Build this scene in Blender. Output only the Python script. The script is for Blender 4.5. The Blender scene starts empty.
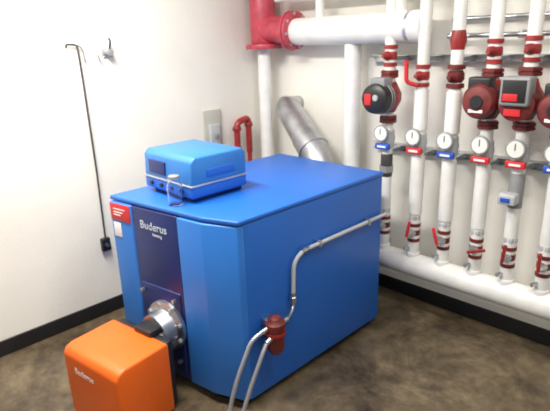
import bpy, bmesh, math, random
from mathutils import Vector, Matrix, Quaternion, Euler
random.seed(3)
S=bpy.context.scene
COL=bpy.context.collection
try:
    S.view_settings.view_transform='Standard'
except Exception: pass

# ---------------------------------------------------------------- materials
def mat(name,col,rough=.5,metal=0.,var=0.,scale=6.,bump=0.,bscale=60.,col2=None,coat=0.,trans=0.,emis=None,estr=0.):
    m=bpy.data.materials.new(name); m.use_nodes=True
    nt=m.node_tree; b=nt.nodes['Principled BSDF']
    b.inputs['Base Color'].default_value=(*col,1); b.inputs['Roughness'].default_value=rough
    b.inputs['Metallic'].default_value=metal
    if coat: b.inputs['Coat Weight'].default_value=coat; b.inputs['Coat Roughness'].default_value=.3
    if trans: b.inputs['Transmission Weight'].default_value=trans
    if emis: b.inputs['Emission Color'].default_value=(*emis,1); b.inputs['Emission Strength'].default_value=estr
    tc=nt.nodes.new('ShaderNodeTexCoord')
    if var or col2:
        n=nt.nodes.new('ShaderNodeTexNoise'); n.inputs['Scale'].default_value=scale; n.inputs['Detail'].default_value=6
        nt.links.new(tc.outputs['Object'],n.inputs['Vector'])
        r=nt.nodes.new('ShaderNodeValToRGB')
        c2=col2 if col2 else tuple(c*(1-var) for c in col)
        r.color_ramp.elements[0].color=(*c2,1); r.color_ramp.elements[1].color=(*col,1)
        r.color_ramp.elements[0].position=.35; r.color_ramp.elements[1].position=.62
        nt.links.new(n.outputs['Fac'],r.inputs['Fac']); nt.links.new(r.outputs['Color'],b.inputs['Base Color'])
    if bump:
        n2=nt.nodes.new('ShaderNodeTexNoise'); n2.inputs['Scale'].default_value=bscale
        nt.links.new(tc.outputs['Object'],n2.inputs['Vector'])
        bp=nt.nodes.new('ShaderNodeBump'); bp.inputs['Strength'].default_value=bump; bp.inputs['Distance'].default_value=.01
        nt.links.new(n2.outputs['Fac'],bp.inputs['Height']); nt.links.new(bp.outputs['Normal'],b.inputs['Normal'])
    return m
M_wall=mat('painted_block_wall',(.87,.85,.79),.6,var=.08,scale=1.6,bump=.12,bscale=40)
M_ceil=mat('ceiling_paint',(.8,.79,.75),.8,var=.05)
M_base=mat('black_rubber_base',(.012,.012,.015),.45,var=.3)
M_blue=mat('blue_enamel',(.010,.125,.54),.48,var=.06,scale=3,coat=.12)
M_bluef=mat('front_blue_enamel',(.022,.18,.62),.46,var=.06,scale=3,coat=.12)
M_bluel=mat('control_blue_plastic',(.03,.19,.54),.45,var=.06,coat=.12)
M_navy=mat('navy_panel',(.006,.018,.13),.38,var=.2,coat=.15)
M_dark=mat('dark_plastic',(.012,.013,.018),.4,var=.2)
M_orange=mat('orange_enamel',(.90,.14,.006),.45,var=.08,coat=.15)
M_white=mat('white_insulation_jacket',(.84,.84,.82),.45,var=.1,scale=8)
M_pipegrey=mat('grey_painted_pipe',(.5,.52,.54),.4,var=.12,scale=10)
M_red=mat('red_cast_iron',(.36,.025,.025),.4,var=.35,scale=20,coat=.2)
M_brown=mat('maroon_cast_iron',(.19,.024,.022),.5,var=.5,scale=20)
M_pink=mat('faded_red_paint',(.58,.07,.11),.4,var=.35,scale=12)
M_rlab=mat('red_label',(.64,.025,.03),.4,var=.1)
M_blab=mat('blue_label',(.02,.09,.50),.4,var=.1)
M_wlab=mat('white_label',(.85,.85,.85),.4,var=.05)
M_letter=mat('pale_lettering',(.55,.62,.74),.4,var=.05)
M_steel=mat('galvanised_steel',(.62,.64,.66),.35,1.,var=.25,scale=15)
M_duct=mat('dull_duct_steel',(.55,.56,.58),.42,.9,var=.35,scale=9)
M_alu=mat('brushed_aluminium',(.7,.71,.72),.35,.9,var=.15,scale=25)
M_black=mat('black_motor',(.02,.02,.022),.4,var=.3)
M_grey=mat('grey_plastic',(.27,.28,.29),.45,var=.1)
M_dgrey=mat('dark_grey_casting',(.06,.055,.058),.45,var=.3,scale=18)
M_beige=mat('beige_enclosure',(.52,.51,.46),.45,var=.1)
M_glass=mat('clear_glass',(.9,.95,1),.05,trans=1.)
M_face=mat('gauge_face',(.80,.80,.77),.3,var=.05)
M_tube=mat('fluorescent_tube',(1,1,1),.5,emis=(1,.97,.9),estr=6)

def braid():
    m=mat('steel_braid',(.6,.62,.66),.35,.7)
    nt=m.node_tree;b=nt.nodes['Principled BSDF']
    tc=nt.nodes.new('ShaderNodeTexCoord');w=nt.nodes.new('ShaderNodeTexWave');w.inputs['Scale'].default_value=45
    w.bands_direction='Z'
    nt.links.new(tc.outputs['Object'],w.inputs['Vector'])
    r=nt.nodes.new('ShaderNodeValToRGB'); r.color_ramp.elements[0].color=(.2,.22,.27,1); r.color_ramp.elements[1].color=(.7,.72,.76,1)
    nt.links.new(w.outputs['Fac'],r.inputs['Fac']);nt.links.new(r.outputs['Color'],b.inputs['Base Color'])
    return m
M_braid=braid()
def floor_mat():
    m=bpy.data.materials.new('stained_concrete');m.use_nodes=True;nt=m.node_tree;b=nt.nodes['Principled BSDF']
    tc=nt.nodes.new('ShaderNodeTexCoord')
    n=nt.nodes.new('ShaderNodeTexNoise');n.inputs['Scale'].default_value=2.6;n.inputs['Detail'].default_value=11;n.inputs['Roughness'].default_value=.72
    n.inputs['Distortion'].default_value=.4
    n2=nt.nodes.new('ShaderNodeTexNoise');n2.inputs['Scale'].default_value=13;n2.inputs['Detail'].default_value=9
    nt.links.new(tc.outputs['Object'],n.inputs['Vector']);nt.links.new(tc.outputs['Object'],n2.inputs['Vector'])
    r=nt.nodes.new('ShaderNodeValToRGB');e=r.color_ramp.elements
    e[0].position=.36;e[0].color=(.042,.030,.018,1);e[1].position=.66;e[1].color=(.19,.145,.088,1)
    x=e.new(.5);x.color=(.108,.081,.049,1)
    mx=nt.nodes.new('ShaderNodeMixRGB');mx.blend_type='OVERLAY';mx.inputs[0].default_value=.75
    nt.links.new(n.outputs['Fac'],r.inputs['Fac']);nt.links.new(r.outputs['Color'],mx.inputs[1]);nt.links.new(n2.outputs['Fac'],mx.inputs[2])
    nt.links.new(mx.outputs[0],b.inputs['Base Color'])
    rr=nt.nodes.new('ShaderNodeMapRange');rr.inputs['To Min'].default_value=.2;rr.inputs['To Max'].default_value=.45
    nt.links.new(n.outputs['Fac'],rr.inputs['Value']);nt.links.new(rr.outputs['Result'],b.inputs['Roughness'])
    bp=nt.nodes.new('ShaderNodeBump');bp.inputs['Strength'].default_value=.15;bp.inputs['Distance'].default_value=.01
    nt.links.new(n2.outputs['Fac'],bp.inputs['Height']);nt.links.new(bp.outputs['Normal'],b.inputs['Normal'])
    return m
M_floor=floor_mat()

# ---------------------------------------------------------------- geometry helpers
def finish(name,bm,m,smooth=True,ang=35):
    bmesh.ops.recalc_face_normals(bm,faces=bm.faces)
    me=bpy.data.meshes.new(name);bm.to_mesh(me);bm.free()
    if smooth:
        me.polygons.foreach_set('use_smooth',[True]*len(me.polygons))
        try: me.set_sharp_from_angle(angle=math.radians(ang))
        except Exception: pass
    o=bpy.data.objects.new(name,me);COL.objects.link(o);me.materials.append(m)
    return o
def box(name,lo,hi,m,bev=0.,seg=3):
    bm=bmesh.new();bmesh.ops.create_cube(bm,size=1)
    for v in bm.verts:
        v.co=Vector([lo[i]+(v.co[i]+.5)*(hi[i]-lo[i]) for i in range(3)])
    if bev: bmesh.ops.bevel(bm,geom=bm.edges[:],offset=bev,segments=seg,profile=.5,affect='EDGES')
    return finish(name,bm,m)
def prism(name,poly,axis,a,b,m,bev=0.):
    bm=bmesh.new();rest=[i for i in range(3) if i!=axis];A=[];B=[]
    for p in poly:
        for L,val in ((A,a),(B,b)):
            c=[0,0,0];c[axis]=val;c[rest[0]]=p[0];c[rest[1]]=p[1];L.append(bm.verts.new(c))
    bm.faces.new(A);bm.faces.new(B[::-1])
    n=len(A)
    for i in range(n): bm.faces.new((A[i],A[(i+1)%n],B[(i+1)%n],B[i]))
    bmesh.ops.recalc_face_normals(bm,faces=bm.faces)
    if bev: bmesh.ops.bevel(bm,geom=bm.edges[:],offset=bev,segments=3,profile=.5,affect='EDGES')
    return finish(name,bm,m)
def lathe(name,prof,org,axis,m,n=28):
    ax=Vector(axis).normalized();q=Vector((0,0,1)).rotation_difference(ax);org=Vector(org)
    bm=bmesh.new();rings=[]
    for (h,r) in prof:
        rings.append([bm.verts.new(org+q@Vector((r*math.cos(2*math.pi*k/n),r*math.sin(2*math.pi*k/n),h))) for k in range(n)])
    for a,b in zip(rings,rings[1:]):
        for k in range(n): bm.faces.new((a[k],a[(k+1)%n],b[(k+1)%n],b[k]))
    bm.faces.new(rings[0][::-1]);bm.faces.new(rings[-1])
    return finish(name,bm,m)
def cyl(name,p0,p1,r,m,r2=None,n=24,bev=0.):
    p0=Vector(p0);p1=Vector(p1);L=(p1-p0).length;r2=r if r2 is None else r2
    pr=[(0,r),(L,r2)] if not bev else [(0,r-bev),(bev*.3,r-bev*.3),(bev,r),(L-bev,r2),(L-bev*.3,r2-bev*.3),(L,r2-bev)]
    return lathe(name,pr,p0,p1-p0,m,n)
def fillet(pts,rad,seg=7):
    pts=[Vector(p) for p in pts];out=[pts[0]]
    for i in range(1,len(pts)-1):
        a,b,c=pts[i-1],pts[i],pts[i+1]
        d1=(a-b);d2=(c-b);r=min(rad,d1.length*.48,d2.length*.48)
        s=b+d1.normalized()*r;e=b+d2.normalized()*r
        for k in range(seg+1):
            t=k/seg;out.append(s*(1-t)**2+b*2*t*(1-t)+e*t*t)
    out.append(pts[-1]);return out
def tube(name,pts,r,m,rad=.05,n=18,radii=None):
    P=fillet(pts,rad) if rad else [Vector(p) for p in pts]
    bm=bmesh.new();rings=[];T=None;N=None
    for i,p in enumerate(P):
        t=(P[min(i+1,len(P)-1)]-P[max(i-1,0)]).normalized()
        if N is None:
            N=t.orthogonal().normalized()
        else:
            N=(T.rotation_difference(t)@N).normalized()
        T=t;Bn=t.cross(N)
        rr=r if radii is None else radii[0]+(radii[1]-radii[0])*i/(len(P)-1)
        rings.append([bm.verts.new(p+N*rr*math.cos(2*math.pi*k/n)+Bn*rr*math.sin(2*math.pi*k/n)) for k in range(n)])
    for a,b in zip(rings,rings[1:]):
        for k in range(n): bm.faces.new((a[k],a[(k+1)%n],b[(k+1)%n],b[k]))
    bm.faces.new(rings[0][::-1]);bm.faces.new(rings[-1])
    return finish(name,bm,m)
def text(name,s,size,loc,rot,m,depth=.001):
    c=bpy.data.curves.new(name,'FONT');c.body=s;c.size=size;c.extrude=depth;c.align_x='CENTER';c.align_y='CENTER'
    tmp=bpy.data.objects.new(name+'_t',c);COL.objects.link(tmp)
    dg=bpy.context.evaluated_depsgraph_get();me=bpy.data.meshes.new_from_object(tmp.evaluated_get(dg))
    bpy.data.objects.remove(tmp)
    o=bpy.data.objects.new(name,me);COL.objects.link(o);me.materials.clear();me.materials.append(m)
    me.transform(Matrix.Translation(Vector(loc))@rot.to_matrix().to_4x4())
    return o
RF=Euler((math.pi/2,0,0))            # faces -Y
def group(name,objs):
    e=bpy.data.objects.new(name,None);COL.objects.link(e);e.empty_display_size=.1
    for o in objs: o.parent=e
    return e

# ---------------------------------------------------------------- room
CH=2.8
box('floor',(-.1,-4.6,-.1),(4.6,.1,0),M_floor)
box('wall_left',(-.1,-4.6,0),(0,.1,CH),M_wall)
box('wall_back',(0,0,0),(4.6,.1,CH),M_wall)
box('ceiling',(-.1,-4.6,CH),(4.6,.1,CH+.1),M_ceil)
box('baseboard_left',(0,-4.6,0),(.012,-.012,.1),M_base,.004)
box('baseboard_back',(.0,-.012,0),(4.6,0,.1),M_base,.004)

# ---------------------------------------------------------------- boiler
XL,XR,YB,ZT=.60,1.44,-.45,1.0
YL=-1.745; SL=.145; ANG=math.atan(SL)
yf=lambda x:YL+(x-XL)*SL
xc=1.27; yc=-1.575
MF=Matrix.Translation((XL,YL,0))@Matrix.Rotation(ANG,4,'Z')@Matrix.Translation((-XL,1.68,0))
def onfront(objs):
    for o in objs: o.data.transform(MF)
    return objs
YF=-1.68
p=[]
p.append(prism('plinth',[(XL+.04,YL+.05),(XL+.04,YB-.04),(XR-.04,YB-.04),(XR-.04,yc+.03),(xc,yf(xc)+.05)],2,0,.05,M_dark,.006))
p.append(prism('jacket',[(XL,-1.62),(XL,YB),(XR,YB),(XR,yc+.03),(xc+.03,-1.57)],2,.045,ZT-.022,M_blue,.012))
p.append(prism('top_lid',[(XL-.004,YL+.008),(XL-.004,YB+.004),(XR+.004,YB+.004),(XR+.004,yc),(xc,yf(xc)+.008)],2,ZT-.024,ZT,M_blue,.008))
p.append(prism('front_left_panel',[(XL,yf(XL)),(.772,yf(.772)),(.772,-1.57),(XL,-1.57)],2,.055,ZT-.028,M_bluef,.01))
p.append(prism('front_centre_panel',[(.774,yf(.774)+.005),(1.105,yf(1.105)+.005),(1.105,-1.57),(.774,-1.57)],2,.055,ZT-.028,M_navy,.006))
p.append(prism('front_right_panel',[(1.107,-1.55),(1.107,yf(1.107)),(xc,yf(xc)),(XR-.002,yc),(XR-.002,yc+.05),(1.36,-1.52)],2,.055,ZT-.028,M_bluef,.008))
q=[]
q.append(box('burner_door',(.79,YF-.003,.10),(1.09,YF+.014,.56),M_navy,.008))
for z in (.17,.52):
    for x in (.82,1.06):
        q.append(lathe('door_bolt',[(0,.012),(.018,.012),(.02,.009)],(x,YF-.008,z),(0,-1,0),M_steel,6))
FX,FZ=.98,.36
q.append(lathe('burner_flange',[(0,.135),(.02,.135),(.022,.12),(.03,.10),(.06,.095),(.10,.09)],(FX,YF-.002,FZ),(0,-1,0),M_steel,32))
for k in range(8):
    a=k*math.pi/4+.3
    q.append(lathe('flange_bolt',[(0,.011),(.016,.011)],(FX+.12*math.cos(a),YF-.02,FZ+.12*math.sin(a)),(0,-1,0),M_alu,6))
q.append(box('red_badge',(XL+.008,YF-.004,.875),(.765,YF+.002,.965),M_rlab,.001))
for i,z in enumerate((.935,.918,.903)):
    q.append(box('badge_line',(XL+.035,YF-.0055,z),(.73-.02*i,YF-.003,z+.005),M_wlab))
q.append(box('rating_sticker',(XL+.02,YF-.003,.78),(XL+.08,YF+.001,.86),M_wlab,.001))
q.append(text('maker_lettering','Buderus',.060,(.935,YF+.003,.885),RF,M_letter))
q.append(text('model_lettering','heating',.024,(.96,YF+.003,.845),RF,M_letter))
p+=onfront(q)
xs=XR+.022
p.append(tube('side_conduit',[(xs,YB+.01,.742),(xs,-1.18,.742),(xs,-1.245,.70),(xs,-1.255,.50)],.011,M_pipegrey,.06))
p.append(lathe('conduit_union',[(0,.016),(.03,.016),(.032,.013),(.05,.013)],(xs,-1.185,.742),(0,1,0),M_steel,6))
p.append(lathe('conduit_coupling',[(0,.018),(.03,.018),(.032,.015),(.055,.015)],(xs,-1.255,.485),(0,0,1),M_steel,6))
for y in (-.62,-1.05):
    p.append(box('conduit_clip',(XR,y-.01,.722),(XR+.036,y+.01,.762),M_steel,.004))
group('boiler',p)

# ---------------------------------------------------------------- control unit on top
p=[];CX0,CX1,CY0,CY1=.67,1.09,-1.555,-1.20
p.append(box('foot_tray',(CX0+.03,CY0+.03,ZT),(CX1-.03,CY1-.01,ZT+.03),M_navy,.008))
p.append(box('lower_housing',(CX0,CY0,ZT+.025),(CX1,CY1,ZT+.085),M_blue,.010))
p.append(box('silver_trim',(CX0-.003,CY0-.004,ZT+.082),(CX1+.003,CY1+.003,ZT+.092),M_alu,.003))
p.append(prism('upper_housing',[(CY0+.002,ZT+.09),(CY0+.008,ZT+.205),(CY0+.03,ZT+.228),(CY1-.02,ZT+.228),(CY1,ZT+.205),(CY1,ZT+.09)],0,CX0,CX1,M_bluel,.009))
p.append(box('display_window',(CX0+.05,CY0-.002,ZT+.11),(CX0+.20,CY0+.012,ZT+.18),M_navy,.003))
p.append(box('side_grip',(CX1-.004,-1.46,ZT+.12),(CX1+.005,-1.28,ZT+.16),M_blue,.003))
for i in range(4):
    p.append(lathe('control_knob',[(0,.012),(.012,.010)],(.74+i*.09,CY0+.001,ZT+.057),(0,-1,0),M_dark,16))
group('boiler_control_unit',p)
p=[lathe('jar_body',[(0,.03),(.004,.037),(.10,.037),(.12,.027),(.135,.024),(.135,.021),(.12,.024),(.10,.034),(.006,.034),(.005,.002)],(1.02,-1.605,ZT+.001),(0,0,1),M_glass,28),
   lathe('jar_lid',[(0,.027),(.012,.027),(.014,.024)],(1.02,-1.605,ZT+.134),(0,0,1),M_grey,28)]
group('glass_jar',p)

# ---------------------------------------------------------------- burner
p=[]
bm_poly=[(-2.14,.012),(-2.14,.352),(-2.125,.38),(-2.09,.392),(-1.85,.392),(-1.835,.38),(-1.835,.012)]
p.append(prism('cover',bm_poly,0,.74,1.155,M_orange,.011))
p.append(box('back_plate',(.765,-1.84,.02),(1.14,-1.80,.385),M_dark,.006))
p.append(lathe('blast_tube',[(0,.085),(.12,.085)],(FX,-1.70,FZ-.05),(0,-1,0),M_steel))
p.append(box('support_bracket',(.92,-2.02,.001),(1.02,-1.92,.02),M_dark,.003))
p.append(text('cover_lettering','Buderus',.045,(.90,-2.1415,.285),RF,M_wlab))
p.append(box('ignition_box',(.93,-1.86,.385),(1.05,-1.78,.42),M_black,.006))
group('oil_burner',onfront(p))

# ---------------------------------------------------------------- oil filter
p=[];fx,fy=XR+.065,-1.43
p.append(box('bracket',(XR,fy-.03,.44),(XR+.045,fy+.03,.475),M_steel,.004))
p.append(lathe('filter_head',[(0,.03),(.01,.048),(.05,.05),(.06,.036),(.075,.03),(.085,.014)],(fx,fy,.415),(0,0,1),M_brown))
p.append(lathe('filter_bowl',[(0,.012),(.006,.03),(.03,.043),(.10,.045),(.125,.045)],(fx,fy,.295),(0,0,1),M_brown))
p.append(lathe('clamp_ring',[(0,.052),(.016,.052)],(fx,fy,.405),(0,0,1),M_red))
p.append(cyl('inlet_nipple',(fx,fy+.04,.445),(fx,fy+.085,.445),.014,M_steel))
p.append(tube('oil_line',[(fx,fy+.08,.445),(xs+.02,-1.30,.44),(xs,-1.255,.46),(xs,-1.255,.50)],.008,M_steel,.04))
p.append(cyl('outlet_nipple_1',(fx-.01,fy-.04,.445),(fx-.015,fy-.075,.437),.013,M_steel))
p.append(cyl('outlet_nipple_2',(fx+.01,fy-.035,.40),(fx+.01,fy-.07,.385),.013,M_steel))
group('oil_filter',p)
p=[tube('hose_1',[(fx-.015,fy-.07,.437),(1.475,-1.56,.41),(1.465,-1.665,.22),(1.46,-1.72,.04),(1.38,-1.84,.02),(1.27,-1.94,.04),(1.19,-1.96,.08)],.0105,M_braid,.10),
   tube('hose_2',[(fx+.01,fy-.07,.385),(1.52,-1.53,.35),(1.515,-1.62,.19),(1.51,-1.69,.03),(1.42,-1.88,.02),(1.30,-2.0,.04),(1.20,-2.02,.09)],.0105,M_braid,.10)]
group('flexible_oil_hose',p)

# ---------------------------------------------------------------- flue
p=[]
A=Vector((.87,-.38,.70));B=Vector((.87,-.33,.95));C_=Vector((.37,-.15,1.29));D=Vector((.37,-.004,1.29))
p.append(tube('duct_elbow',[A,B,B+(C_-B)*.4],.105,M_duct,.13,30))
p.append(tube('duct_run',[B+(C_-B)*.34,C_,D],.10,M_duct,.04,30,radii=(.098,.052)))
d=(C_-B).normalized()
for k in range(6):
    q0=B+d*(.12+.08*k); r=.108 if k<1 else .101-.0058*k
    p.append(lathe('duct_seam',[(0,r-.002),(.003,r+.005),(.009,r+.005),(.012,r-.002)],q0,d,M_duct,30))
p.append(cyl('flue_spigot',(.87,-.452,.70),(.87,-.30,.70),.11,M_duct))
group('flue_duct',p)

# ---------------------------------------------------------------- supply header (upper left)
p=[];hy=-.16;hz=1.80
p.append(cyl('header_pipe',(.50,hy,hz),(1.50,hy,hz),.09,M_white,bev=.01))
p.append(cyl('corner_riser',(.17,hy,.003),(.17,hy,1.70),.05,M_white))
p.append(cyl('flow_riser',(.97,hy+.03,.003),(.97,hy+.03,1.74),.055,M_white))
p.append(cyl('header_end_band',(1.40,hy,hz),(1.42,hy,hz),.093,M_alu))
p.append(cyl('upper_branch',(1.32,hy,1.86),(1.32,hy,CH-.003),.05,M_white))
p.append(cyl('upper_run',(.32,hy,2.03),(1.72,hy,2.03),.03,M_white))
p.append(cyl('upper_run_drop',(.72,hy,1.86),(.72,hy,2.03),.03,M_white))
p.append(cyl('tee_body_vertical',(.17,hy,1.72),(.17,hy,2.15),.095,M_pink,bev=.02))
p.append(cyl('tee_body_branch',(.17,hy,1.83),(.47,hy,1.81),.092,M_pink,bev=.02))
for a,b in (((.17,hy,1.69),(.17,hy,1.725)),((.17,hy,2.12),(.17,hy,2.15))):
    p.append(cyl('tee_flange',a,b,.135,M_pink,bev=.006))
p.append(cyl('tee_flange',(.45,hy,1.81),(.475,hy,1.81),.135,M_pink,bev=.006))
p.append(cyl('mating_flange',(.478,hy,1.81),(.503,hy,1.81),.13,M_pink,bev=.006))
for k in range(8):
    a=k*math.pi/4+.2
    p.append(lathe('flange_bolt',[(0,.011),(.07,.011)],(.44,hy+.112*math.cos(a),1.81+.112*math.sin(a)),(1,0,0),M_steel,6))
p.append(cyl('upper_riser',(.17,hy,2.15),(.17,hy,CH-.003),.05,M_white))
group('supply_header_pipe',p)

p=[];dx=.09
p.append(tube('loop',[(dx,-.40,.90),(dx,-.40,1.16),(dx,-.28,1.19),(dx,-.28,.92)],.024,M_red,.045))
for y,z in ((-.40,1.13),(-.28,1.15)):
    p.append(cyl('elbow_collar',(dx,y,z-.03),(dx,y,z+.0),.033,M_red,bev=.004))
p.append(cyl('lower_collar',(dx,-.40,.93),(dx,-.40,.97),.032,M_brown,bev=.004))
p.append(cyl('lower_pipe',(dx,-.40,.003),(dx,-.40,.92),.018,M_red))
p.append(cyl('lower_pipe_2',(dx,-.28,.003),(dx,-.28,.93),.018,M_red))
group('red_pipe_loop',p)

# ---------------------------------------------------------------- left wall items
p=[box('cover_plate',(.001,-.655,.89),(.02,-.49,1.275),M_beige,.006),
   box('switch_body',(.018,-.62,1.0),(.05,-.525,1.17),M_pipegrey,.008),
   box('toggle',(.05,-.585,1.07),(.07,-.56,1.10),M_grey,.003)]
group('electrical_box',p)
p=[tube('rod',[(.02,-1.60,1.745),(.02,-1.595,1.765),(.02,-1.53,1.76),(.02,-1.525,1.55),(.022,-1.522,1.0),(.022,-1.528,.545)],.006,M_dgrey,.02,10),
   tube('top_eye',[(.02,-1.53,1.76),(.02,-1.50,1.74),(.02,-1.495,1.66)],.005,M_grey,.02,8),
   box('clamp_block',(.001,-1.56,.455),(.035,-1.50,.545),M_dark,.008),
   cyl('clamp_screw',(.034,-1.53,.50),(.05,-1.53,.50),.012,M_steel)]
group('hook_rod',p)
p=[box('plate',(.001,-1.375,1.68),(.008,-1.30,1.735),M_alu,.003),
   cyl('socket',(.005,-1.34,1.71),(.05,-1.34,1.71),.022,M_grey,bev=.004),
   tube('hook',[(.04,-1.34,1.72),(.055,-1.335,1.78),(.03,-1.33,1.79)],.006,M_dark,.02,10),
   tube('chain',[(.03,-1.37,1.69),(.02,-1.40,1.66),(.02,-1.41,1.70)],.004,M_steel,.01,8)]
group('wall_hook_bracket',p)

# ---------------------------------------------------------------- distribution manifold
ry=-.2
p=[cyl('manifold_pipe',(1.12,ry,.35),(3.2,ry,.35),.074,M_white,bev=.01)]
for x in (1.2,2.75):
    p.append(box('wall_bracket_arm',(x-.015,ry-.02,.262),(x+.015,-.003,.280),M_steel,.003))
    p.append(box('wall_bracket_plate',(x-.03,-.014,.20),(x+.03,-.002,.40),M_steel,.003))
group('distribution_manifold',p)

def gate_valve(pf,x,z,body,wheel,p,r=.034,ang=None):
    p.append(lathe(pf+'body',[(-.065,r*.8),(-.06,r*1.2),(-.04,r*1.2),(-.036,r*.8),(-.015,r*1.15),(.015,r*1.15),(.036,r*.8),(.04,r*1.2),(.06,r*1.2),(.065,r*.8)],(x,ry,z),(0,0,1),body,20))
    p.append(lathe(pf+'bonnet',[(0,r*.9),(.03,r*.8),(.045,r*.45),(.075,r*.3)],(x,ry-.01,z),(0,-1,0),M_steel if wheel else body,16))
    if wheel:
        bm=box(pf+'lever',(-.008,-.095,-.012),(.010,-.080,.095),wheel,.005)
        bm.data.transform(Matrix.Translation((x,ry,z))@Matrix.Rotation(ang if ang is not None else random.choice((-.35,.1,.3)),4,'Y'))
        p.append(bm)
def flange_pair(pf,x,z,m,p):
    p.append(lathe(pf+'flange',[(-.022,.05),(-.018,.058),(-.003,.058),(-.002,.05),(.002,.05),(.003,.058),(.018,.058),(.022,.05)],(x,ry,z),(0,0,1),m,6))
def thermo(x,z,labm,p):
    p.append(lathe('valve_body',[(-.06,.034),(-.05,.042),(-.03,.042),(0,.048),(.03,.042),(.05,.042),(.06,.034)],(x,ry,z),(0,0,1),M_pipegrey,20))
    p.append(cyl('dial_stem',(x,ry,z+.02),(x,ry-.065,z+.04),.014,M_steel))
    p.append(lathe('dial_rim',[(0,.046),(.004,.050),(.018,.050),(.020,.046)],(x,ry-.06,z+.04),(0,-1,0),M_grey,28))
    p.append(lathe('dial_face',[(0,.043),(.003,.042)],(x,ry-.079,z+.04),(0,-1,0),M_face,28))
    p.append(box('dial_needle',(x-.002,ry-.0845,z+.035),(x+.002,ry-.0815,z+.07),M_dark))
    p.append(box('colour_tag',(x-.050,ry-.065,z-.062),(x+.050,ry-.040,z-.026),labm,.005))
    p.append(box('tag_text',(x-.03,ry-.067,z-.050),(x+.03,ry-.0645,z-.038),M_wlab))
def pumpA(x,z,p):
    p.append(lathe('volute',[(-.09,.04),(-.06,.055),(-.02,.075),(.02,.075),(.06,.055),(.09,.04)],(x,ry,z),(0,0,1),M_red))
    p.append(lathe('volute_neck',[(0,.09),(.02,.096),(.05,.09)],(x,ry-.02,z),(0,-1,0),M_red))
    p.append(lathe('motor',[(0,.088),(.01,.092),(.07,.092),(.10,.085),(.112,.066),(.115,.03)],(x,ry-.06,z),(0,-1,0),M_black,32))
    for k in range(2):
        p.append(lathe('cooling_rib',[(0,.091),(.003,.096),(.007,.096),(.01,.091)],(x,ry-.075-.024*k,z),(0,-1,0),M_grey,32))
    p.append(lathe('vent_screw',[(0,.02),(.008,.018)],(x+.02,ry-.172,z+.01),(0,-1,0),M_alu,16))
    p.append(box('nameplate',(x-.055,ry-.180,z-.035),(x-.01,ry-.172,z+.03),M_rlab,.002))
    p.append(box('terminal_box',(x-.045,ry-.14,z+.065),(x+.055,ry-.05,z+.12),M_grey,.008))
def pumpB(x,z,p):
    p.append(lathe('volute',[(-.1,.04),(-.06,.06),(-.02,.09),(.02,.09),(.06,.06),(.1,.04)],(x,ry,z),(0,0,1),M_red))
    p.append(lathe('motor_base',[(0,.092),(.03,.10),(.07,.096)],(x,ry-.03,z),(0,-1,0),M_brown,32))
    p.append(lathe('motor_ring',[(0,.094),(.012,.094)],(x,ry-.098,z),(0,-1,0),M_black,32))
    p.append(lathe('motor',[(0,.090),(.03,.088),(.05,.074),(.058,.045)],(x,ry-.108,z),(0,-1,0),M_brown,32))
    p.append(lathe('cap',[(0,.035),(.01,.032)],(x,ry-.163,z),(0,-1,0),M_black,20))
    p.append(box('terminal_box',(x-.065,ry-.14,z+.05),(x+.05,ry-.06,z+.12),M_black,.01))
    p.append(box('nameplate',(x-.04,ry-.166,z-.055),(x+.035,ry-.14,z-.038),M_wlab,.002))
def pumpC(x,z,p):
    p.append(lathe('volute',[(-.1,.04),(-.06,.055),(-.02,.08),(.02,.08),(.06,.055),(.1,.04)],(x,ry,z),(0,0,1),M_red))
    p.append(lathe('motor',[(0,.086),(.11,.086),(.12,.06)],(x,ry-.03,z-.01),(0,-1,0),M_brown,28))
    p.append(box('control_head',(x-.07,ry-.18,z-.02),(x+.07,ry-.09,z+.12),M_grey,.014))
    p.append(box('head_face',(x-.055,ry-.185,z+.0),(x+.055,ry-.178,z+.105),M_black,.003))
    p.append(box('head_badge',(x-.05,ry-.188,z+.005),(x+.02,ry-.184,z+.04),M_rlab,.002))
    p.append(box('lower_badge',(x-.05,ry-.156,z-.07),(x+.03,ry-.149,z-.035),M_rlab,.002))

def riser(x,pump,labm,pz,lv=None,ang=0):
    p=[]
    p.append(cyl('lower_pipe',(x,ry,.41),(x,ry,1.05),.035,M_white))
    p.append(cyl('upper_pipe',(x,ry,1.05),(x,ry,CH-.003),.034,M_white))
    p.append(cyl('saddle',(x,ry,.40),(x,ry,.44),.043,M_white,bev=.004))
    gate_valve('isolating_',x,.575,M_brown,lv or M_red,p,.032,ang)
    p.append(cyl('union',(x,ry,.66),(x,ry,.69),.040,M_pipegrey,bev=.004,n=6))
    p.append(cyl('drain_cock',(x,ry,.48),(x-.03,ry-.06,.47),.012,M_steel))
    thermo(x,1.145,labm,p)
    if pump:
        for z in (pz-.135,pz+.135): flange_pair('pump_',x,z,M_brown,p)
        gate_valve('upper_',x,pz+.24,M_red,None,p,.034)
        {'A':pumpA,'B':pumpB,'C':pumpC}[pump](x,pz,p)
    return p
p=riser(1.30,'A',M_blab,1.40,ang=.2)
p.append(cyl('iron_section',(1.30,ry,.90),(1.30,ry,1.05),.037,M_dgrey,bev=.004)); p.append(cyl('iron_union',(1.30,ry,.93),(1.30,ry,.97),.048,M_grey,n=6))
group('pumped_heating_riser',p)
p=riser(1.52,None,M_rlab,0,M_rlab,.15)
gate_valve('upper_',1.52,1.53,M_red,None,p)
p.append(tube('red_lever',[(1.52,ry-.06,1.48),(1.475,ry-.10,1.50),(1.47,ry-.10,1.62)],.012,M_rlab,.02))
p.append(cyl('sleeve',(1.52,ry,.70),(1.52,ry,1.06),.041,M_white))
p.append(cyl('upper_sleeve',(1.52,ry,1.22),(1.52,ry,1.45),.041,M_white))
group('heating_riser',p)
p=riser(1.72,None,M_blab,0,M_rlab,-.3)
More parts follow.
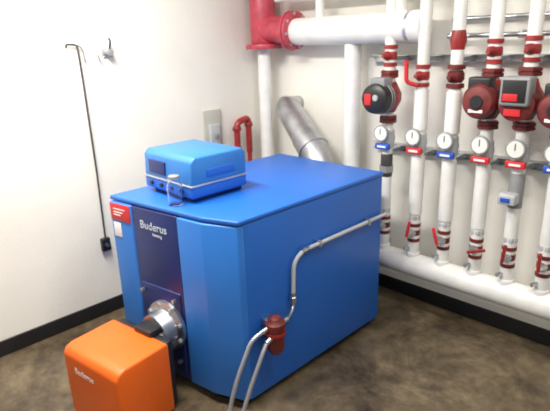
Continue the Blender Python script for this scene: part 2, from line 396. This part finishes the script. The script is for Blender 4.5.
gate_valve('upper_',1.72,1.53,M_brown,None,p,.04); p.append(cyl('upper_sleeve',(1.72,ry,1.22),(1.72,ry,1.45),.043,M_white)); 
p.append(cyl('sleeve',(1.72,ry,.70),(1.72,ry,1.06),.041,M_white))
p.append(lathe('strainer',[(-.05,.035),(0,.045),(.05,.035)],(1.72,ry,1.72),(0,0,1),M_red,20))
group('heating_riser',p)
p=riser(1.92,'B',M_rlab,1.42,ang=1.2);
p.append(cyl('sleeve',(1.92,ry,.70),(1.92,ry,1.06),.039,M_white));group('pumped_heating_riser',p)
p=riser(2.105,'C',M_rlab,1.43,ang=.1)
p.append(cyl('iron_section',(2.105,ry,.86),(2.105,ry,1.05),.038,M_grey,bev=.004))
p.append(box('actuator',(2.05,ry-.10,.89),(2.14,ry-.03,.95),M_pipegrey,.012)); p.append(box('actuator_tag',(2.065,ry-.103,.905),(2.115,ry-.099,.93),M_blab,.002))
group('pumped_heating_riser',p)
p=riser(2.29,'B',M_blab,1.40);group('pumped_heating_riser',p)

def strut(z,x0,x1):
    p=[box('channel_top',(x0,-.06,z+.016),(x1,-.018,z+.020),M_steel),box('channel_bottom',(x0,-.06,z-.02),(x1,-.018,z-.016),M_steel),
       box('channel_back',(x0,-.02,z-.02),(x1,-.003,z+.02),M_steel)]
    for x in (1.30,1.52,1.72,1.92,2.105,2.29):
        p.append(box('pipe_clamp',(x-.02,ry+.028,z-.015),(x+.02,-.02,z+.015),M_steel,.004))
    return p
group('strut_channel',strut(1.62,1.06,3.2))
group('strut_channel',strut(1.06,1.10,3.2))
p=[cyl('pipe',(1.60,-.09,1.74),(3.2,-.09,1.74),.013,M_steel,n=12)]
for x in (1.62,2.0,2.4): p.append(box('clip',(x-.01,-.1,1.72),(x+.01,-.003,1.76),M_steel,.003))
p.append(cyl('second_pipe',(1.60,-.04,1.83),(3.2,-.04,1.83),.013,M_steel,n=12))
group('electrical_conduit',p)

# ---------------------------------------------------------------- ceiling light fixtures
def fixture(x,y,en):
    p=[box('housing',(x-.62,y-.1,CH-.05),(x+.62,y+.1,CH-.001),M_wlab,.01)]
    for dy in (-.05,.05): p.append(cyl('tube',(x-.58,y+dy,CH-.075),(x+.58,y+dy,CH-.075),.015,M_tube,n=12))
    for sx in (-.6,.6): p.append(box('lampholder',(x+sx-.02,y-.09,CH-.1),(x+sx+.02,y+.09,CH-.045),M_wlab,.004))
    e=group('fluorescent_light',p)
    l=bpy.data.lights.new('lamp','AREA');l.shape='RECTANGLE';l.size=1.2;l.size_y=.3;l.energy=en;l.color=(1,.955,.88)
    o=bpy.data.objects.new('lamp_glow',l);o.location=(x,y,CH-.12);COL.objects.link(o);o.parent=e
fixture(.95,-2.1,90)
fixture(2.5,-1.3,26)
fixture(2.9,-3.5,22)
w=bpy.data.worlds.new('World');S.world=w;w.use_nodes=True
bg=w.node_tree.nodes['Background'];bg.inputs['Color'].default_value=(1,.98,.94,1);bg.inputs['Strength'].default_value=.38

# ---------------------------------------------------------------- camera
cam=bpy.data.cameras.new('camera');co=bpy.data.objects.new('camera',cam);COL.objects.link(co)
right=Vector((.7057,.7078,-.0317));down=Vector((.1971,-.2392,-.9508));fwd=Vector((-.6805,.6647,-.3083))
Mx=Matrix((right,-down,-fwd)).transposed().to_4x4();Mx.translation=Vector((3.0585,-2.9209,1.75))
co.matrix_world=Mx
cam.sensor_width=36;cam.lens=510/550*36;cam.clip_start=.02
cam.dof.use_dof=True;cam.dof.focus_distance=1.1;cam.dof.aperture_fstop=8
S.camera=co
